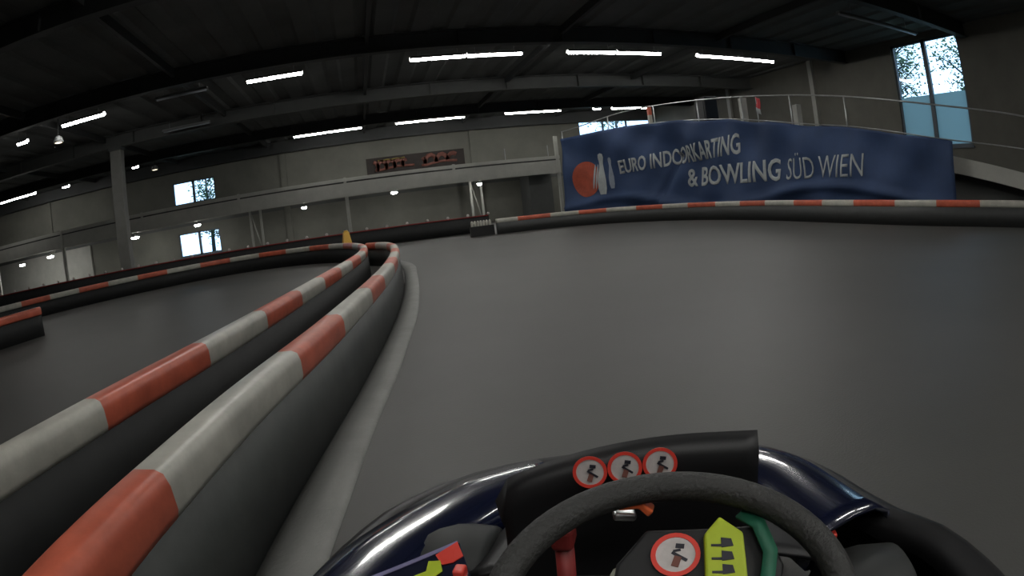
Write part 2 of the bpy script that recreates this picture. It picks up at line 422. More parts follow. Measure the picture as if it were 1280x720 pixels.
# poster with two scrawled words on the back wall above the gallery
def squiggle(mb, x0, x1, zc, amp, n, m, y, r=.035, ph=0):
    r *= 1.25; pts = []
    for i in range(n * 8 + 1):
        t = i / (n * 8); a = t * n * 2 * PI + ph
        pts.append((x0 + (x1 - x0) * t + .12 * math.sin(a), y, zc + amp * math.cos(a) * (1 - .35 * t) + .05 * t))
    mb.sweep(pts, [(-r, -.02), (r, -.02), (r, .02), (-r, .02)], m, up=Vector((0, 1, 0)))
e = empty('wall_poster', 'brown double poster with faded red script on the back wall above the gallery', 'poster', (0, YB, 0))
zb, zt = 3.35, 4.32
MB().box((.45, -.05, zb), (5.95, -.005, zt), M['poster']).build('poster_sheet', e)
k = MB()
squiggle(k, .85, 2.7, zb + .5, .24, 4, M['script'], -.08, .08); squiggle(k, 3.5, 5.4, zb + .55, .26, 3, M['script'], -.08, .09, 1)
squiggle(k, 1.1, 2.6, zb + .74, .06, 3, M['script2'], -.08, .03); squiggle(k, .8, 3.0, zb + .3, .05, 1, M['script'], -.08, .05, 2); squiggle(k, 3.4, 5.4, zb + .3, .06, 1, M['script'], -.08, .05, 2)
k.build('script_print', e)

# ------------------------------------------------------------------ barriers
ROUND = [(a - .014, z) for a, z in ((-.06, -.135), (.055, -.135), (.065, -.11), (.066, -.045), (.055, -.012), (.03, 0), (-.035, 0), (-.06, -.012), (-.07, -.045), (-.07, -.11))]
def barrier(name, label, pts, H=.5, block=1.0, off=0., white=None, body='skirt', rail_h=1.0, first='red'):
    P, L = resample(spline([(x, y, 0) for x, y in pts], .2), .12)
    e = empty(name, label, 'barrier', tuple(P[0]))
    P = [p - P[0] for p in P]; ds = L / (len(P) - 1)
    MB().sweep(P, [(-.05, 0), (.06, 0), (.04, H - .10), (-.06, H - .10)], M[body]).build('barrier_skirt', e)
    def mf(i):
        q = (i * ds + off) % (block + (white or block))
        return M['red'] if q < block else M['white']
    MB().sweep([p + Vector((0, 0, H)) for p in P], [(a, z * rail_h) for a, z in ROUND], None, mf=mf).build('striped_rail', e)
    return e
RR = [(-.80, -.9), (-.80, -.2), (-.75, .45), (-.69, .95), (-.62, 1.35), (-.55, 1.75), (-.47, 2.15), (-.31, 2.9), (-.15, 3.8), (.04, 5.0), (.21, 6.3), (.36, 7.9), (.46, 9.6), (.46, 10.9), (.33, 11.9), (.02, 12.6)]
RO = .72
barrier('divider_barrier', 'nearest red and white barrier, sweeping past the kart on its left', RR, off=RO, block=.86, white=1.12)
LR = [(-1.95, -1.0), (-1.75, 0), (-1.5, .95), (-1.32, 1.6), (-1.17, 2.2), (-.98, 3.0), (-.79, 4.05), (-.57, 5.5), (-.33, 7.3), (-.12, 9.3), (-.06, 11.1), (-.16, 12.8), (-.55, 14.5), (-1.4, 15.9), (-2.7, 16.8), (-4.1, 17.0), (-5.5, 16.5), (-6.7, 15.7), (-7.9, 14.7), (-8.9, 13.6), (-9.7, 12.4), (-10.4, 11.2), (-11.0, 9.6)]
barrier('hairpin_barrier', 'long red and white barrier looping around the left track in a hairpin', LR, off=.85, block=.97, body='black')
RB = [(4.2, 18.3), (5.4, 18.15), (6.5, 17.75), (7.5, 16.9), (8.35, 15.7), (8.95, 14.4), (9.32, 12.9), (9.5, 11.4), (9.55, 9.9), (9.6, 8.5), (9.78, 7.2), (10.15, 6.1), (10.65, 5.2), (11.15, 4.2), (11.6, 3.0), (12.0, 1.5)]
barrier('outer_barrier', 'long curved red and white barrier in front of the blue banner', RB, off=1.3, body='kgrey')
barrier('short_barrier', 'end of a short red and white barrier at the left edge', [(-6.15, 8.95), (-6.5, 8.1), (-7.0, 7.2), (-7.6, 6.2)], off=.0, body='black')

# black far barrier with bright bolt heads
e = empty('black_barrier', 'long low black barrier with small bright bolt heads before the gallery', 'barrier', (0, 20.6, 0))
P = spline([(-24, -4.5, 0), (-18, -1.2, 0), (-12.6, .0, 0), (-8, .55, 0), (-3, .9, 0), (1, .9, 0), (4.6, .6, 0)], .4)
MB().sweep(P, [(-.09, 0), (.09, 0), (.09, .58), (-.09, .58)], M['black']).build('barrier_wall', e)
MB().sweep([p + Vector((0, 0, .58)) for p in P], [(-.11, 0), (.11, 0), (.1, .04), (-.1, .04)], M['kdred']).build('top_strip', e)
RP, L = resample(P, .76)
for p in RP[10:]:
    MB().lathe([(.02, .0), (.06, .02), (.055, .07), (.02, .1)], M['kwhite'], c=(p.x, p.y, p.z + .62), k=8).build('bolt_head', e)
# pale ribbed end piece between the black barrier and the striped one
e = empty('ribbed_buffer', 'small pale ribbed buffer where the black barrier meets the striped one', 'buffer', (3.85, 18.45, 0), .05)
for i in range(7):
    MB().lathe([(.03, .26), (.045, .3), (.045, .46), (.03, .5), (.01, .51)], M['white'], c=(-.42 + i * .1, 0, 0), k=12).build('rib_tube', e)
MB().box((-.5, -.06, 0), (.3, .06, .33), M['black']).build('band', e)

# grey kerb ribbon of dusty concrete at the foot of the divider barrier
ke = [(-.42, .2), (-.40, .8), (-.34, 1.3), (-.27, 1.7), (-.20, 2.1), (-.10, 2.7), (.07, 3.57), (.22, 4.5), (.38, 5.5), (.53, 6.8), (.66, 8.2), (.78, 9.8), (.86, 11.2), (.7, 12.6), (.3, 13.6)]
rb = [(-.73, .2), (-.70, .8), (-.62, 1.35), (-.55, 1.75), (-.48, 2.1), (-.38, 2.7), (-.21, 3.57), (-.05, 4.5), (.1, 5.5), (.27, 6.8), (.4, 8.2), (.50, 9.8), (.52, 11.2), (.4, 12.2), (.12, 13.0)]
K1 = spline([(x, y, 0) for x, y in ke], .3); K2 = spline([(x, y, 0) for x, y in rb], .3)
K1, _ = resample(K1, .3); n = len(K1) - 1; K2r = []
L2 = resample(K2, .02)[0]
for i in range(n + 1): K2r.append(L2[round(i / n * (len(L2) - 1))])
k = MB()
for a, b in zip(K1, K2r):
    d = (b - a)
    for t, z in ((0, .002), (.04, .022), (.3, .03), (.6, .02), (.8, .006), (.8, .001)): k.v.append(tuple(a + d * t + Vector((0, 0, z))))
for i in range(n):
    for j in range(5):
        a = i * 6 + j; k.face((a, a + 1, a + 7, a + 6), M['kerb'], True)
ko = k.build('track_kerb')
da = ko.data.attributes.new('foot_tone', 'FLOAT', 'POINT')  # kerb tone, darker across its width towards the barrier
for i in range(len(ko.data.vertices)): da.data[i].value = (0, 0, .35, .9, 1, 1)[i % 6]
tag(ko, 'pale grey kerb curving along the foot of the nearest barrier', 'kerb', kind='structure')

# yellow A-frame sign
e = empty('floor_sign', 'yellow folding floor sign standing behind the tip of the hairpin barrier', 'floor sign', (-.62, 17.9, 0), .3)
def board(y0, y1):
    k = MB(); w0, w1, h = .17, .09, .72
    v = [(-w0, y0, 0), (w0, y0, 0), (w1, y1, h), (-w1, y1, h)]
    t = .025
    for p in v: k.v.append(p)
    for p in v: k.v.append((p[0], p[1] + t, p[2]))
    for f in ((0, 1, 2, 3), (7, 6, 5, 4), (0, 4, 5, 1), (1, 5, 6, 2), (2, 6, 7, 3), (3, 7, 4, 0)): k.face(f, M['yellow'])
    return k
board(-.2, -.03).build('front_panel', e); board(.2, .01).build('rear_panel', e)
MB().box((-.06, -.035, .7), (.06, .045, .76), M['yellow']).build('handle', e, bevel=.01)

# ------------------------------------------------------------------ ramp with rail and the blue banner
PB = [(7.0, 18.9), (8.6, 17.2), (9.6, 15.4), (10.2, 13.1), (10.6, 10.9), (10.93, 9.0), (11.5, 7.0), (12.3, 5.2), (13.2, 3.4), (14.2, 1.2)]
TOP = [2.98, 3.10, 3.02, 2.76, 2.39, 2.11, 1.74, 1.5, 1.2, .9]
RAIL = [3.26, 3.62, 3.62, 3.42, 3.15, 2.85, 2.5, 2.22, 1.85, 1.4]
DECK = [2.35, 2.5, 2.5, 2.25, 1.95, 1.75, 1.42, 1.02, .55, .12]
SP = spline([(x, y, 0) for x, y in PB], .1)
SL = [0]
for a, b in zip(SP, SP[1:]): SL.append(SL[-1] + (b - a).length)
def at_s(s):
    s = max(0, min(SL[-1], s)); lo, hi = 0, len(SL) - 1
    while hi - lo > 1:
        m_ = (lo + hi) // 2
        if SL[m_] <= s: lo = m_
        else: hi = m_
    t = (s - SL[lo]) / (SL[hi] - SL[lo]); p = SP[lo].lerp(SP[hi], t)
    d = (SP[min(hi + 3, len(SP) - 1)] - SP[max(lo - 3, 0)]).normalized()
    return p, d, Vector((d.y, -d.x, 0))      # normal to the right of travel: travel runs toward the camera side
def s_of(x, y): 
    i = min(range(len(SP)), key=lambda j: (SP[j] - Vector((x, y, 0))).length); return SL[i]
KS = [s_of(x, y) for x, y in PB]
def interp(s, vals):
    for i in range(len(KS) - 1):
        if s <= KS[i + 1] or i == len(KS) - 2:
            t = (s - KS[i]) / (KS[i + 1] - KS[i])
            t = max(0, min(1, t)); a = vals[max(i - 1, 0)]; b = vals[i]; c2 = vals[i + 1]; d = vals[min(i + 2, len(vals) - 1)]
            return .5 * (2 * b + (c2 - a) * t + (2 * a - 5 * b + 4 * c2 - d) * t * t + (3 * b - a - 3 * c2 + d) * t ** 3)
# side of the path that faces the camera
p_, d_, n_ = at_s(6); SIDE = 1 if (Vector((0, 0, 0)) - p_).dot(n_) > 0 else -1
def fold(s, z):
    sw = math.sin((s - 3.9) * 1.1 + (z - 1.4) * 1.2)
    return .075 * math.sin(s * 1.9 + z * 1.6) + .045 * math.sin(s * 4.1 - z * 3.2) + .08 * sw * math.sin(z * 3.2 + s) \
        + .13 * math.exp(-((z - .55 - .25 * math.sin(s * .8)) / .12) ** 2) - .15 * math.exp(-(((s - 4.6) - (2.0 - z) * -.7) / .16) ** 2) * (1 if z < 2 else 0)
def bpt(s, z, off=0):
    p, d, n = at_s(s); q = p + n * SIDE * (.34 + fold(s, z) + off); return Vector((q.x, q.y, z))
S0, S1 = .05, s_of(11.62, 6.72)
e = empty('blue_banner', 'long blue cloth banner with white lettering hung along the ramp railing', 'banner', tuple(at_s(0)[0]))
org = e.location.copy()
k = MB(); NS, NZ = 150, 28
for i in range(NS + 1):
    s = S0 + (S1 - S0) * i / NS; zt = interp(s, TOP) + .02 * math.sin(s * 3.1) - .025 * abs(math.sin(s * 1.9)); zb_ = .3
    for j in range(NZ + 1):
        k.v.append(tuple(bpt(s, zb_ + (zt - zb_) * j / NZ) - org))
for i in range(NS):
    for j in range(NZ):
        a = i * (NZ + 1) + j; k.face((a, a + 1, a + NZ + 2, a + NZ + 1), M['blue'], True)
o = k.build('banner_cloth', e); md = o.modifiers.new('sol', 'SOLIDIFY'); md.thickness = .006; md.offset = 0

def text_mesh(body, bold, shear=0):
    cu = bpy.data.curves.new('t', 'FONT'); cu.body = body; cu.size = 1; cu.offset = bold; cu.shear = shear; cu.resolution_u = 3
    ob = bpy.data.objects.new('t', cu); COL.objects.link(ob)
    dg = bpy.context.evaluated_depsgraph_get(); me = bpy.data.meshes.new_from_object(ob.evaluated_get(dg))
    bpy.data.objects.remove(ob); return me
def lettering(name, body, sa, sb, za, zb, ha, hb, bold, m, shear=0, off=.02):
    """za/zb: baseline height at either end, ha/hb: cap height at either end"""
    me = text_mesh(body, bold, shear)
    bm = bmesh.new(); bm.from_mesh(me)
    bmesh.ops.triangulate(bm, faces=bm.faces)
    bmesh.ops.subdivide_edges(bm, edges=[q for q in bm.edges if q.calc_length() > .12], cuts=2)
    xs = [v.co.x for v in bm.verts]; x0, x1 = min(xs), max(xs); cap = .70
    for v in bm.verts:
        t = (v.co.x - x0) / (x1 - x0); s = sa + (sb - sa) * t
        z = za + (zb - za) * t + v.co.y / cap * (ha + (hb - ha) * t)
        v.co = bpt(s, z, off) - org
    me2 = bpy.data.meshes.new(name); bm.to_mesh(me2); bm.free(); me2.materials.append(m)
    o = bpy.data.objects.new(name, me2); COL.objects.link(o); o.parent = e
    md = o.modifiers.new('sol', 'SOLIDIFY'); md.thickness = .008; md.offset = 0
    return o
sE, sG, sA, sN = s_of(8.45, 17.35), s_of(10.25, 12.85), s_of(9.71, 14.97), s_of(10.93, 8.93)
lettering('lettering', 'EURO INDOORKARTING', sE, sG, 1.57, 1.80, .42, .56, .022, M['letter'])
sW = sA + (sN - sA) * .60
lettering('lettering', '& BOWLING', sA, sW - .15, .97, .99, .52, .56, .022, M['letter'])
lettering('lettering', 'S\u00dcD WIEN', sW + .1, sN, .99, .99, .54, .54, -.002, M['letter'], shear=.15)
# bowling ball and pins
def blob(name, sc, zc, pts, m, off=.02):
    k = MB(); k.v.append(tuple(bpt(sc, zc, off) - org))
    R_ = 5; n = len(pts)
    for r in range(1, R_ + 1):
        for a, b in pts: k.v.append(tuple(bpt(sc + a * r / R_, zc + b * r / R_, off) - org))
    for i in range(n): k.face((0, 1 + i, 1 + (i + 1) % n), m)
    for r in range(R_ - 1):
        for i in range(n):
            a = 1 + r * n + i; b = 1 + r * n + (i + 1) % n; k.face((a, b, b + n, a + n), m)
    o = k.build(name, e); md = o.modifiers.new('sol', 'SOLIDIFY'); md.thickness = .008; md.offset = 0; return o
sb_ = s_of(7.62, 18.24)
blob('ball_emblem', sb_, 1.5, [(.5 * math.cos(2 * PI * i / 28), .6 * math.sin(2 * PI * i / 28)) for i in range(28)], M['ball'])
for a, w in ((.30, .035), (.40, .03)):
    blob('ball_flash', sb_ + a, 1.55, [(w * math.cos(2 * PI * i / 12) + .05 * math.sin(2 * PI * i / 12), .42 * math.sin(2 * PI * i / 12)) for i in range(12)], M['letter'], .035)
pinp = [(0, .70), (.09, .66), (.11, .55), (.07, .38), (.10, .15), (.16, -.2), (.15, -.5), (.1, -.68), (-.1, -.68), (-.15, -.5), (-.16, -.2), (-.10, .15), (-.07, .38), (-.11, .55), (-.09, .66)]
sp_ = s_of(8.02, 17.83)
blob('pin_emblem', sp_, 1.62, pinp, M['letter'], .035)
blob('pin_emblem', sp_ + .36, 1.62, [(a * .6, b * .75) for a, b in pinp], M['letter_thin'], .03)

# ramp
e = empty('kart_ramp', 'curved raised kart ramp with pale side beam behind the blue banner', 'ramp', tuple(at_s(0)[0]))
e['kind'] = 'structure'; org2 = e.location.copy()
k = MB(); kb = MB(); kw = MB(); prev = None; NS = 60
for i in range(NS + 1):
    s = SL[-1] * i / NS; p, d, n = at_s(s); zd = interp(s, DECK); n = n * SIDE
    a = p - org2 - n * .02; b = p - org2 - n * 3.2
    lowf = max(-.0, zd - .34)
    k.v += [(a.x, a.y, zd - .02), (b.x, b.y, zd - .02), (b.x, b.y, max(0.01, zd - .2)), (a.x, a.y, max(0.01, zd - .2))]
    q0 = p - org2 + n * .03; q1 = p - org2 - n * .03
    kb.v += [(q0.x, q0.y, zd), (q1.x, q1.y, zd), (q1.x, q1.y, max(.005, zd - .36)), (q0.x, q0.y, max(.005, zd - .36))]
    w0 = p - org2 - n * .5; w1 = p - org2 - n * .6; zz = max(.02, zd - .22)
    kw.v += [(w0.x, w0.y, zz), (w1.x, w1.y, zz), (w1.x, w1.y, 0), (w0.x, w0.y, 0)]
for mb, m in ((k, M['kgrey']), (kb, M['mezz']), (kw, M['wall_dark'])):
    for i in range(NS):
        for j in range(4):
            a = i * 4 + j; b = i * 4 + (j + 1) % 4; mb.face((a, b, b + 4, a + 4), m)
    mb.face((0, 1, 2, 3), m); mb.face([NS * 4 + j for j in (3, 2, 1, 0)], m)
k.build('ramp_deck', e); kb.build('side_beam', e); kw.build('ramp_wall', e)
e = empty('ramp_railing', 'thin galvanised railing above the blue banner', 'railing', tuple(at_s(0)[0]))
hp = []; mp = []
for i in range(NS + 1):
    s = SL[-1] * i / NS; p, d, n = at_s(s); hp.append(p - org2 + Vector((0, 0, interp(s, RAIL)))); mp.append(p - org2 + Vector((0, 0, interp(s, TOP) + .02)))
MB().tube([tuple(q) for q in hp], .02, M['steel'], 8).build('handrail', e)
MB().tube([tuple(q) for q in mp], .015, M['steel'], 8).build('lower_rail', e)
s = .02
while s < SL[-1]:
    p, d, n = at_s(s); q = p - org2
    MB().tube([(q.x, q.y, interp(s, DECK)), (q.x, q.y, interp(s, RAIL))], .022, M['steel'], 6).build('rail_post', e); s += 1.75 if s < 9 else 6.3
# orange and white marker post, wrapped post and pieces seen behind the railing
def marker(s, back, h0, h1, w, ms, name, label, cat):
    p, d, n = at_s(s); q = p - n * SIDE * back; z = interp(s, DECK)
    e = empty(name, label, cat, (q.x, q.y, z - .02)); k = MB(); N = len(ms)
    for i, m in enumerate(ms): k.box((-w, -w, (h1 - h0) * i / N + h0), (w, w, (h1 - h0) * (i + 1) / N + h0), M[m])
    k.build('post_body', e, bevel=.005); MB().box((-w * 1.6, -w * 1.6, 0), (w * 1.6, w * 1.6, max(h0, .03)), M['black']).build('post_foot', e)
marker(s_of(9.0, 16.6), .5, .03, 1.25, .06, ['white', 'red', 'white', 'red'], 'marker_post', 'orange and white marker post behind the railing at the banner left part', 'post')
marker(s_of(10.15, 13.3), .6, .03, 1.2, .09, ['mezz'], 'square_post', 'stubby pale post behind the railing beside a red jacket', 'post')
marker(s_of(10.5, 11.4), .6, .03, 1.0, .09, ['mezz'], 'square_post', 'stubby pale post behind the railing, right of the red jacket', 'post')
p, d, n = at_s(s_of(10.27, 12.75)); q = p - n * SIDE * .6
e = empty('flag', 'small red and white flag hanging behind the railing above the banner', 'flag', (q.x, q.y, interp(s_of(10.27, 12.75), DECK) - .02))
MB().tube([(0, 0, 0), (0, 0, 1.25)], .015, M['steel'], 6).build('flag_pole', e)
k = MB()
for i in range(9):
    for j in range(7):
        x = -.02 - i / 8 * .1 + .02 * math.sin(j); y = -i / 8 * .34; k.v.append((x + .03 * math.sin(i * 1.4), y, 1.22 - j / 6 * .45 - i * .015))
for i in range(8):
    for j in range(6):
        a = i * 7 + j; k.face((a, a + 1, a + 8, a + 7), M['redcloth'] if j < 4 else M['letter'], True)
o = k.build('flag_cloth', e); md = o.modifiers.new('sol', 'SOLIDIFY'); md.thickness = .004
# dark box at ramp far side
p, d, n = at_s(s_of(9.75, 15.1)); q = p - n * SIDE * 1.2
e = empty('speaker_box', 'dark box on the ramp between the strip window and the pale posts', 'box', (q.x, q.y, interp(s_of(9.75, 15.1), DECK) - .02))
MB().box((-.25, -.3, 0), (.25, .3, 1.35), M['kblack']).build('box_body', e, bevel=.02)
MB().box((-.27, -.22, .15), (-.25, .22, 1.2), M['kgrey']).build('box_grille', e)

# dark floor patch outside etc: ground and trees outside the windows
tag(MB().box((-60, YB + .4, -.32), (60, YB + 40, -.3), M['ground']).build('ground'), 'lawn seen outside the back windows', 'ground', kind='structure')
tag(MB().box((XR + .4, -30, -.32), (XR + 40, YB + .4, -.3), M['ground']).build('ground'), 'ground seen outside the right window', 'ground', kind='structure')
def tree(x, y, h, r, nb, nl, label, seed):
    rnd = random.Random(seed)
    e = empty('tree', label, 'tree', (x, y, -.3), group=None)
    k = MB(); tips = []
    k.sweep([(0, 0, 0), (.08, .05, h * .35), (-.05, .1, h * .7), (0, 0, h * .95)], [(.16 * math.cos(2 * PI * j / 8), .16 * math.sin(2 * PI * j / 8)) for j in range(8)], M['bark'], up=Vector((0, 1, 0)), scale=lambda t: 1 - .7 * t)
    for i in range(nb):
        a = rnd.uniform(0, 2 * PI); z0 = h * rnd.uniform(.25, .85); l = r * rnd.uniform(.6, 1.1)
        p0 = Vector((0, 0, z0)); p2 = Vector((math.cos(a) * l, math.sin(a) * l, z0 + l * rnd.uniform(.2, .9)))
        p1 = (p0 + p2) / 2 + Vector((rnd.uniform(-.2, .2), rnd.uniform(-.2, .2), rnd.uniform(0, .3)))
        k.sweep([tuple(p0), tuple(p1), tuple(p2)], [(.05 * math.cos(2 * PI * j / 5), .05 * math.sin(2 * PI * j / 5)) for j in range(5)], M['bark'], up=Vector((.3, .2, .9)), scale=lambda t: 1 - .7 * t)
        tips += [p1, p2]
    k.build('trunk', e)
    k = MB()
    for i in range(nl):
        c_ = rnd.choice(tips) + Vector((rnd.gauss(0, .38), rnd.gauss(0, .38), rnd.gauss(0, .38)))
        a, b = rnd.uniform(0, 6.28), rnd.uniform(-1, 1); t = rnd.uniform(.05, .12)
        u = Vector((math.cos(a), math.sin(a), b)).normalized() * t; w = u.orthogonal().normalized() * t * .6
        i0 = len(k.v)
        for q in (c_ - u, c_ + w, c_ + u, c_ - w): k.v.append(tuple(q))
        k.face((i0, i0 + 1, i0 + 2, i0 + 3), M['leaf'])
    o = k.build('foliage', e); o['kind'] = 'stuff'
tree(XR + 3.3, 15.2, 7.6, 1.4, 34, 3800, 'tree seen through the left half of the large right window', 3)
tree(XR + 3.3, 11.0, 7.6, 1.4, 34, 3800, 'tree seen through the right half of the large right window', 5)
tree(-10.2, YB + 5, 6.5, 1.1, 20, 2500, 'green tree seen through the right pane of the upper left window', 8)
tree(18, YB + 5, 8.5, 2.2, 16, 1800, 'tree seen through the far strip window', 9)

# ------------------------------------------------------------------ the go-kart
KA = math.radians(27.5)
kart = empty('go_kart', 'dark rental go-kart with black steering wheel seen from its driver seat', 'go-kart', (0, 0, 0), -KA)
# local axes: x = right, y = forward
def loft(rows, m, name, parent=kart, close=False, sub=0, thick=0):
    k = MB(); n = len(rows[0])
    for r in rows:
        for p in r: k.v.append(tuple(p))
    for i in range(len(rows) - 1):
        for j in range(n - 1):
            a = i * n + j; k.face((a, a + 1, a + n + 1, a + n), m, True)
    o = k.build(name, parent)
    if thick:
        md = o.modifiers.new('sol', 'SOLIDIFY'); md.thickness = thick; md.offset = -1
    if sub:
        md = o.modifiers.new('sub', 'SUBSURF'); md.levels = sub; md.render_levels = sub
    return o
def offset(path, d):
    out = []
    for i, p in enumerate(path):
        t = (path[min(i + 1, len(path) - 1)] - path[max(i - 1, 0)]).normalized(); out.append(p + Vector((t.y, -t.x, 0)) * d)
    return out
rim = [(-.63, -.1), (-.64, .3), (-.63, .7), (-.61, .95), (-.56, 1.1), (-.45, 1.24), (-.30, 1.32), (-.1, 1.36), (.1, 1.36), (.27, 1.31), (.38, 1.2), (.44, 1.07), (.50, .95), (.57, .86), (.61, .72), (.63, .55), (.64, .3), (.63, -.1)]
RP = spline([(x, y, .35) for x, y in rim], .06)
def rows(path, spec):
    # spec: list of (offset inward(-)/outward(+), z)
    # travelling from left rear round the nose to right rear, outward is the left-hand side
    return [[q + Vector((0, 0, z - .35)) for q in offset(path, -d)] for d, z in spec]
def sub_path(i0, i1): return RP[int(len(RP) * i0):int(len(RP) * i1) + 1]
full = rows(RP, [(-.05, .30), (-.03, .335), (0, .35), (.03, .335), (.05, .28), (.06, .18), (.05, .08), (.0, .05)])
loft(full, M['kblack'], 'bumper_surround', thick=.008)
# broad glossy navy side fairings, left and right of the nose
def fairing(path, name, spec, m):
    return loft(rows(path, spec), m, name, thick=.01)
Lp = spline([(-.635, .62, .35), (-.61, .84, .35), (-.545, 1.02, .35), (-.45, 1.18, .35), (-.30, 1.29, .35)], .04)
Rp = spline([(.15, 1.32, .35), (.26, 1.29, .35), (.36, 1.19, .35), (.425, 1.04, .35), (.47, .93, .35)], .04)
spec = [(-.17, .28), (-.16, .34), (-.14, .362), (-.09, .371), (-.04, .372), (.005, .362), (.035, .33), (.04, .28)]
fl = fairing(Lp, 'left_fairing', spec, M['navy']); fl['label'] = 'glossy navy fairing left of the nose'
spec2 = [(-.20, .30), (-.185, .355), (-.15, .382), (-.09, .39), (-.03, .385), (.015, .36), (.035, .30)]
fr = fairing(Rp, 'right_fairing', spec2, M['navy']); fr['label'] = 'glossy navy fairing right of the nose'
# nose hood between them
hood = []
for i in range(13):
    t = i / 12; y = .86 + .44 * t; row = []
    for j in range(17):
        u = j / 16 * 2 - 1; w = .36 - .08 * t
        row.append((u * w, y - .05 * u * u, .34 + .045 * (1 - u * u) - .05 * t * t))
    hood.append(row)
loft(hood, M['kblack'], 'nose_hood', thick=.01)
# front panel with the round stickers, facing the driver
pan = []
for i in range(15):
    t = i / 14; z = .33 + .31 * t
    row = []
    for j in range(21):
        u = j / 20
        x0 = -.245 - .01 * (1 - t); x1 = .155 + .01 * (1 - t)
        x = x0 + (x1 - x0) * u
        top = .545 + .085 * math.sin(min(1, u * 1.25) * PI / 2) ** .6 - (.02 if u < .04 else 0)
        zz = .33 + (top - .33) * t
        row.append((x, .79 - .05 * (u - .55) ** 2 + (1 - t) * .03 + (.02 * (t - .93) / .07 if t > .93 else 0), zz))
    pan.append(row)
loft(pan, M['kblack'], 'front_panel', thick=.018)
# stickers
def sticker(parent, c, nrm, r, upv=(0, 0, 1)):
    n = Vector(nrm).normalized(); u = (Vector(upv) - n * Vector(upv).dot(n)).normalized(); w = u.cross(n)
    def disc(r0, r1, off, m, name, par):
        k = MB(); N = 28
        for rr in (r0, r1):
            for i in range(N):
                a = 2 * PI * i / N; k.v.append(tuple(Vector(c) + n * off + w * rr * math.cos(a) + u * rr * math.sin(a)))
        for i in range(N): k.face((i, (i + 1) % N, N + (i + 1) % N, N + i), m)
        if r0 < 1e-4: pass
        o = k.build(name, par); md = o.modifiers.new('sol', 'SOLIDIFY'); md.thickness = .0008; md.offset = 1; return o
    s = disc(1e-5, r * .82, .002, M['kwhite'], 'warning_sticker', parent)
    disc(r * .80, r, .003, M['kred'], 'red_ring', s)
    k = MB()
    def bar(x0, z0, x1, z1, t, m):
        d = Vector((x1 - x0, z1 - z0)); l = d.length; d /= l; q = Vector((-d.y, d.x)) * t / 2
        i0 = len(k.v)
        for off in (.0032, .0042):
            for a, b in ((x0 - q.x, z0 - q.y), (x1 - q.x, z1 - q.y), (x1 + q.x, z1 + q.y), (x0 + q.x, z0 + q.y)):
                k.v.append(tuple(Vector(c) + n * off + w * a * r + u * b * r))
        for f in ((0, 1, 2, 3), (7, 6, 5, 4), (0, 4, 5, 1), (1, 5, 6, 2), (2, 6, 7, 3), (3, 7, 4, 0)): k.face([i0 + q_ for q_ in f], m)
    bar(-.15, .1, .45, -.3, .12, M['ink']); bar(0, .4, .35, .35, .2, M['ink']); bar(-.05, -.55, .1, -.1, .3, M['script'])
    bar(-.1, .15, .2, .2, .1, M['ink'])
    k.build('pictogram', s)
for rr, ff in ((-.13, -.524), (-.062, -.517), (.006, -.512)):
    y = .768; sticker(kart, (rr * y, y, 1 + ff * y), (0, -1, .12), .026)
# steering wheel
wc = Vector((.018, .425, .609)); ang = math.radians(28)
upw = Vector((0, math.cos(ang), math.sin(ang))); rtw = Vector((1, 0, -.03)).normalized(); nw = rtw.cross(upw) * -1
if nw.y > 0: nw = -nw
def wp(a, b, n=0): return wc + rtw * a + upw * b + nw * n
k = MB(); NR, NT = 64, 14; Rw, rw = .166, .0165
for i in range(NR):
    a = 2 * PI * i / NR
    ca, sa = math.cos(a), math.sin(a)
    rx, ry = Rw * 1.06 * ca, Rw * .94 * sa if sa > 0 else Rw * .9 * sa
    for j in range(NT):
        b = 2 * PI * j / NT; q = rw * math.cos(b)
        k.v.append(tuple(wp(rx + q * ca, ry + q * sa, rw * math.sin(b))))
for i in range(NR):
    for j in range(NT):
        i2, j2 = (i + 1) % NR, (j + 1) % NT; k.face((i * NT + j, i * NT + j2, i2 * NT + j2, i2 * NT + j), M['grip'], True)
sw = k.build('steering_wheel', kart)
k = MB()
def plate(mb, pts, n0, n1, m):
    i0 = len(mb.v); N = len(pts)
    for nn in (n0, n1):
        for a, b in pts: mb.v.append(tuple(wp(a, b, nn)))
    mb.face([i0 + i for i in range(N)], m); mb.face([i0 + N + i for i in reversed(range(N))], m)
    for i in range(N): mb.face((i0 + i, i0 + (i + 1) % N, i0 + N + (i + 1) % N, i0 + N + i), m)
plate(k, [(-.075, -.05), (-.06, .07), (-.03, .112), (.1, .112), (.12, .06), (.09, -.06), (0, -.09)], -.035, -.02, M['kblack'])
k.build('hub_pad', sw, bevel=.004)
for q in ([(-.165, -.02), (-.165, .012), (-.05, .02), (-.05, -.03)], [(.165, -.02), (.165, .012), (.08, .02), (.08, -.03)], [(-.02, -.145), (.03, -.145), (.03, -.05), (-.02, -.05)]):
    k = MB(); plate(k, q, -.03, -.018, M['kgrey']); k.build('spoke', sw, bevel=.003)
sticker(sw, tuple(wp(.002, .078, -.019)), tuple(nw), .0265, tuple(upw))
# lime tag with black letters
k = MB(); plate(k, [(.032, .02), (.032, .098), (.05, .12), (.075, .098), (.077, .02), (.074, -.02), (.034, -.02)], -.019, -.008, M['fl_yellow']); tg = k.build('lime_tag', sw, bevel=.003); tg['label'] = 'lime yellow tag with black markings'
k = MB()
for b in (.0, .016, .032, .048, .064, .08):
    plate(k, [(.050, b), (.050, b + .012), (.061, b + .010), (.063, b + .001)], -.0079, -.007, M['ink']); 
    plate(k, [(.039, b + .002), (.039, b + .0045), (.05, b + .004), (.05, b + .001)], -.0079, -.007, M['ink'])
k.build('tag_marking', tg)
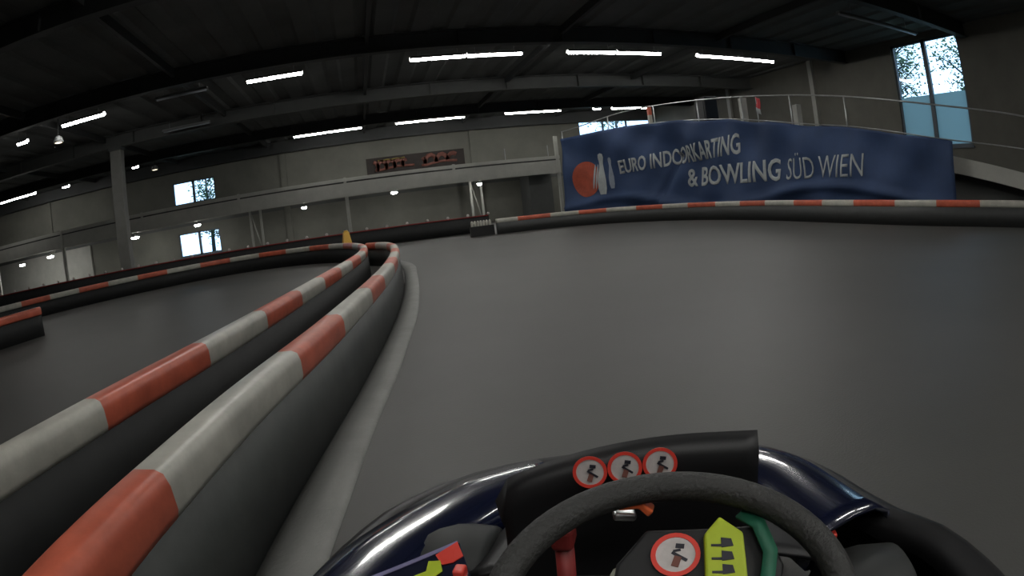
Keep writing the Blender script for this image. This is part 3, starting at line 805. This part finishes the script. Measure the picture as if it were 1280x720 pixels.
# green strap
k = MB(); k.sweep([tuple(wp(.075, .125, -.014)), tuple(wp(.092, .105, -.006)), tuple(wp(.102, .07, -.006)), tuple(wp(.095, .03, -.01)), tuple(wp(.1, -.04, -.02))], [(-.008, -.002), (.008, -.002), (.008, .002), (-.008, .002)], M['green'], up=nw)
k.build('green_strap', sw)
# steering column, orange lever, red fittings, grey parts behind the wheel
MB().tube([(.02, .47, .60), (.02, .76, .30), (.02, .9, .14)], .016, M['kgrey'], 10).build('steering_column', kart)
MB().sweep([(-.045, .555, .667), (-.02, .562, .664), (-.006, .56, .652)], [(-.009, -.005), (.009, -.005), (.009, .005), (-.009, .005)], M['korange']).build('orange_lever', kart, bevel=.003)
MB().sweep([(-.05, .56, .650), (-.025, .565, .645)], [(-.008, -.005), (.008, -.005), (.008, .005), (-.008, .005)], M['chrome']).build('cable_clamp', kart, bevel=.003)
MB().box((-.135, .60, .565), (-.105, .64, .60), M['kdred']).build('red_cap', kart, bevel=.008)
MB().tube([(-.12, .62, .57), (-.12, .62, .30)], .013, M['kdred'], 12).build('red_reservoir', kart)
MB().tube([(-.04, .56, .56), (-.04, .60, .36)], .016, M['beige'], 10).build('grey_sleeve', kart)
k = MB().box((-.15, .60, .2), (.15, .70, .46), M['black']); k.build('dash_housing', kart, bevel=.02)
# sticker sheet on the left fairing
def fpt(t, inn, lift=.004):
    i = min(len(Lp) - 2, int(t * (len(Lp) - 1))); p = Lp[i].lerp(Lp[i + 1], t * (len(Lp) - 1) - i); d = (Lp[i + 1] - Lp[i]).normalized(); r = Vector((d.y, -d.x, 0))
    return p + r * inn
SH = {}
def panel_pt(u, v):   # slanted inner board beside the left fairing
    a = Vector((-.50, .68, .405)); b = Vector((-.335, .79, .445)); c_ = Vector((-.43, .62, .40)); d = Vector((-.30, .73, .405))
    return (a.lerp(b, u)).lerp(c_.lerp(d, u), v)
k = MB(); i0 = 0
for q in ((0, 0), (1, 0), (1, 1), (0, 1)): k.v.append(tuple(panel_pt(*q)))
for q in ((0, 0), (1, 0), (1, 1), (0, 1)): k.v.append(tuple(panel_pt(*q) - Vector((0, 0, .02))))
for f in ((0, 1, 2, 3), (7, 6, 5, 4), (0, 4, 5, 1), (1, 5, 6, 2), (2, 6, 7, 3), (3, 7, 4, 0)): k.face(f, M['navy'])
sp2 = k.build('side_panel', kart, bevel=.003)
def decal(pts, m, name):
    k = MB(); N = len(pts)
    for l in (.002, .004):
        for u, v in pts: k.v.append(tuple(panel_pt(u, v) + Vector((0, 0, l))))
    k.face(range(N), m); k.face([N + i for i in reversed(range(N))], m)
    for i in range(N): k.face((i, (i + 1) % N, N + (i + 1) % N, N + i), m)
    return k.build(name, sp2)
decal([(.35, .55), (.5, .42), (.62, .42), (.68, .2), (.78, .3), (.76, .55), (.66, .62), (.5, .62)], M['fl_yellow'], 'yellow_decal')
decal([(.76, .12), (.98, .02), (.99, .40), (.88, .45), (.78, .40)], M['kred'], 'red_decal')
decal([(.02, .0), (.98, -.0), (.98, .07), (.02, .10)], M['purple'], 'pale_edge')
MB().box((-.33, .72, .08), (-.31, .745, .43), M['kred']).build('red_upright', kart, bevel=.004)
# small red patch behind the wheel right
MB().box((.27, .88, .335), (.35, .90, .36), M['kred']).build('red_patch', kart, bevel=.004)
# wheel guards and tyres
for sx in (-1, 1):
    cx = sx * .41; gy, gt = (.92, .37) if sx < 0 else (.80, .34)
    k = MB(); pr = []
    N = 20
    for i in range(N + 1):
        a = PI * i / N
        for xx, rr in ((-.085, .155), (-.07, .175), (0, .182), (.07, .175), (.085, .155)):
            k.v.append((cx + xx, gy - rr * math.cos(a), gt - .182 + rr * math.sin(a)))
    for i in range(N):
        for j in range(4):
            a = i * 5 + j; k.face((a, a + 1, a + 6, a + 5), M['kgrey'], True)
    o = k.build('wheel_guard', kart); md = o.modifiers.new('sol', 'SOLIDIFY'); md.thickness = .006
    MB().lathe([(.06, -.06), (.115, -.062), (.128, -.05), (.132, 0), (.128, .05), (.115, .062), (.06, .06)], M['black'], c=(cx, gy, .132), k=28, axis='x').build('front_tyre', kart)
    MB().lathe([(.062, -.05), (.062, .05)], M['chrome'], c=(cx, gy, .132), k=18, axis='x').build('rim_hub', kart)
# frame, floor tray, side pods, pedals
tray = MB().box((-.28, .05, .05), (.28, 1.2, .065), M['kgrey']); tray.build('floor_tray', kart)
for sx in (-1, 1):
    MB().tube([(sx * .30, -.1, .075), (sx * .30, .65, .075), (sx * .2, .95, .075), (sx * .2, 1.25, .075)], .016, M['kgrey'], 8).build('frame_rail', kart)
    MB().tube([(sx * .2, .9 if sx < 0 else .8, .13), (sx * .40, .92 if sx < 0 else .80, .13)], .012, M['chrome'], 8).build('stub_axle', kart)
    pod = []
    for i in range(9):
        y = -.08 + .62 * i / 8; g_ = 1 - abs(i / 8 * 2 - 1) ** 6 * .3
        pod.append([(sx * .33, y, .08), (sx * .34, y, .22 * g_), (sx * .40, y, .265 * g_), (sx * .50, y, .27 * g_), (sx * .57, y, .22 * g_), (sx * .58, y, .1)])
    loft(pod, M['kblack'], 'side_pod', thick=.01)
    MB().box((sx * .14 - .04, 1.0, .07), (sx * .14 + .04, 1.02, .24), M['kdred' if sx < 0 else 'chrome']).build('pedal', kart, bevel=.004)

# ------------------------------------------------------------------ world and colour
w = bpy.data.worlds.new('World'); bpy.context.scene.world = w; w.use_nodes = True
bg = w.node_tree.nodes['Background']; bg.inputs['Color'].default_value = (.62, .82, 1.0, 1); bg.inputs['Strength'].default_value = 3.5
sc = bpy.context.scene
sc.view_settings.view_transform = 'Standard'; sc.view_settings.look = 'None'; sc.view_settings.gamma = 1; sc.view_settings.use_curve_mapping = False
sc.view_settings.exposure = -0.12
sc.cycles.use_denoising = True
sc.cycles.max_bounces = 6
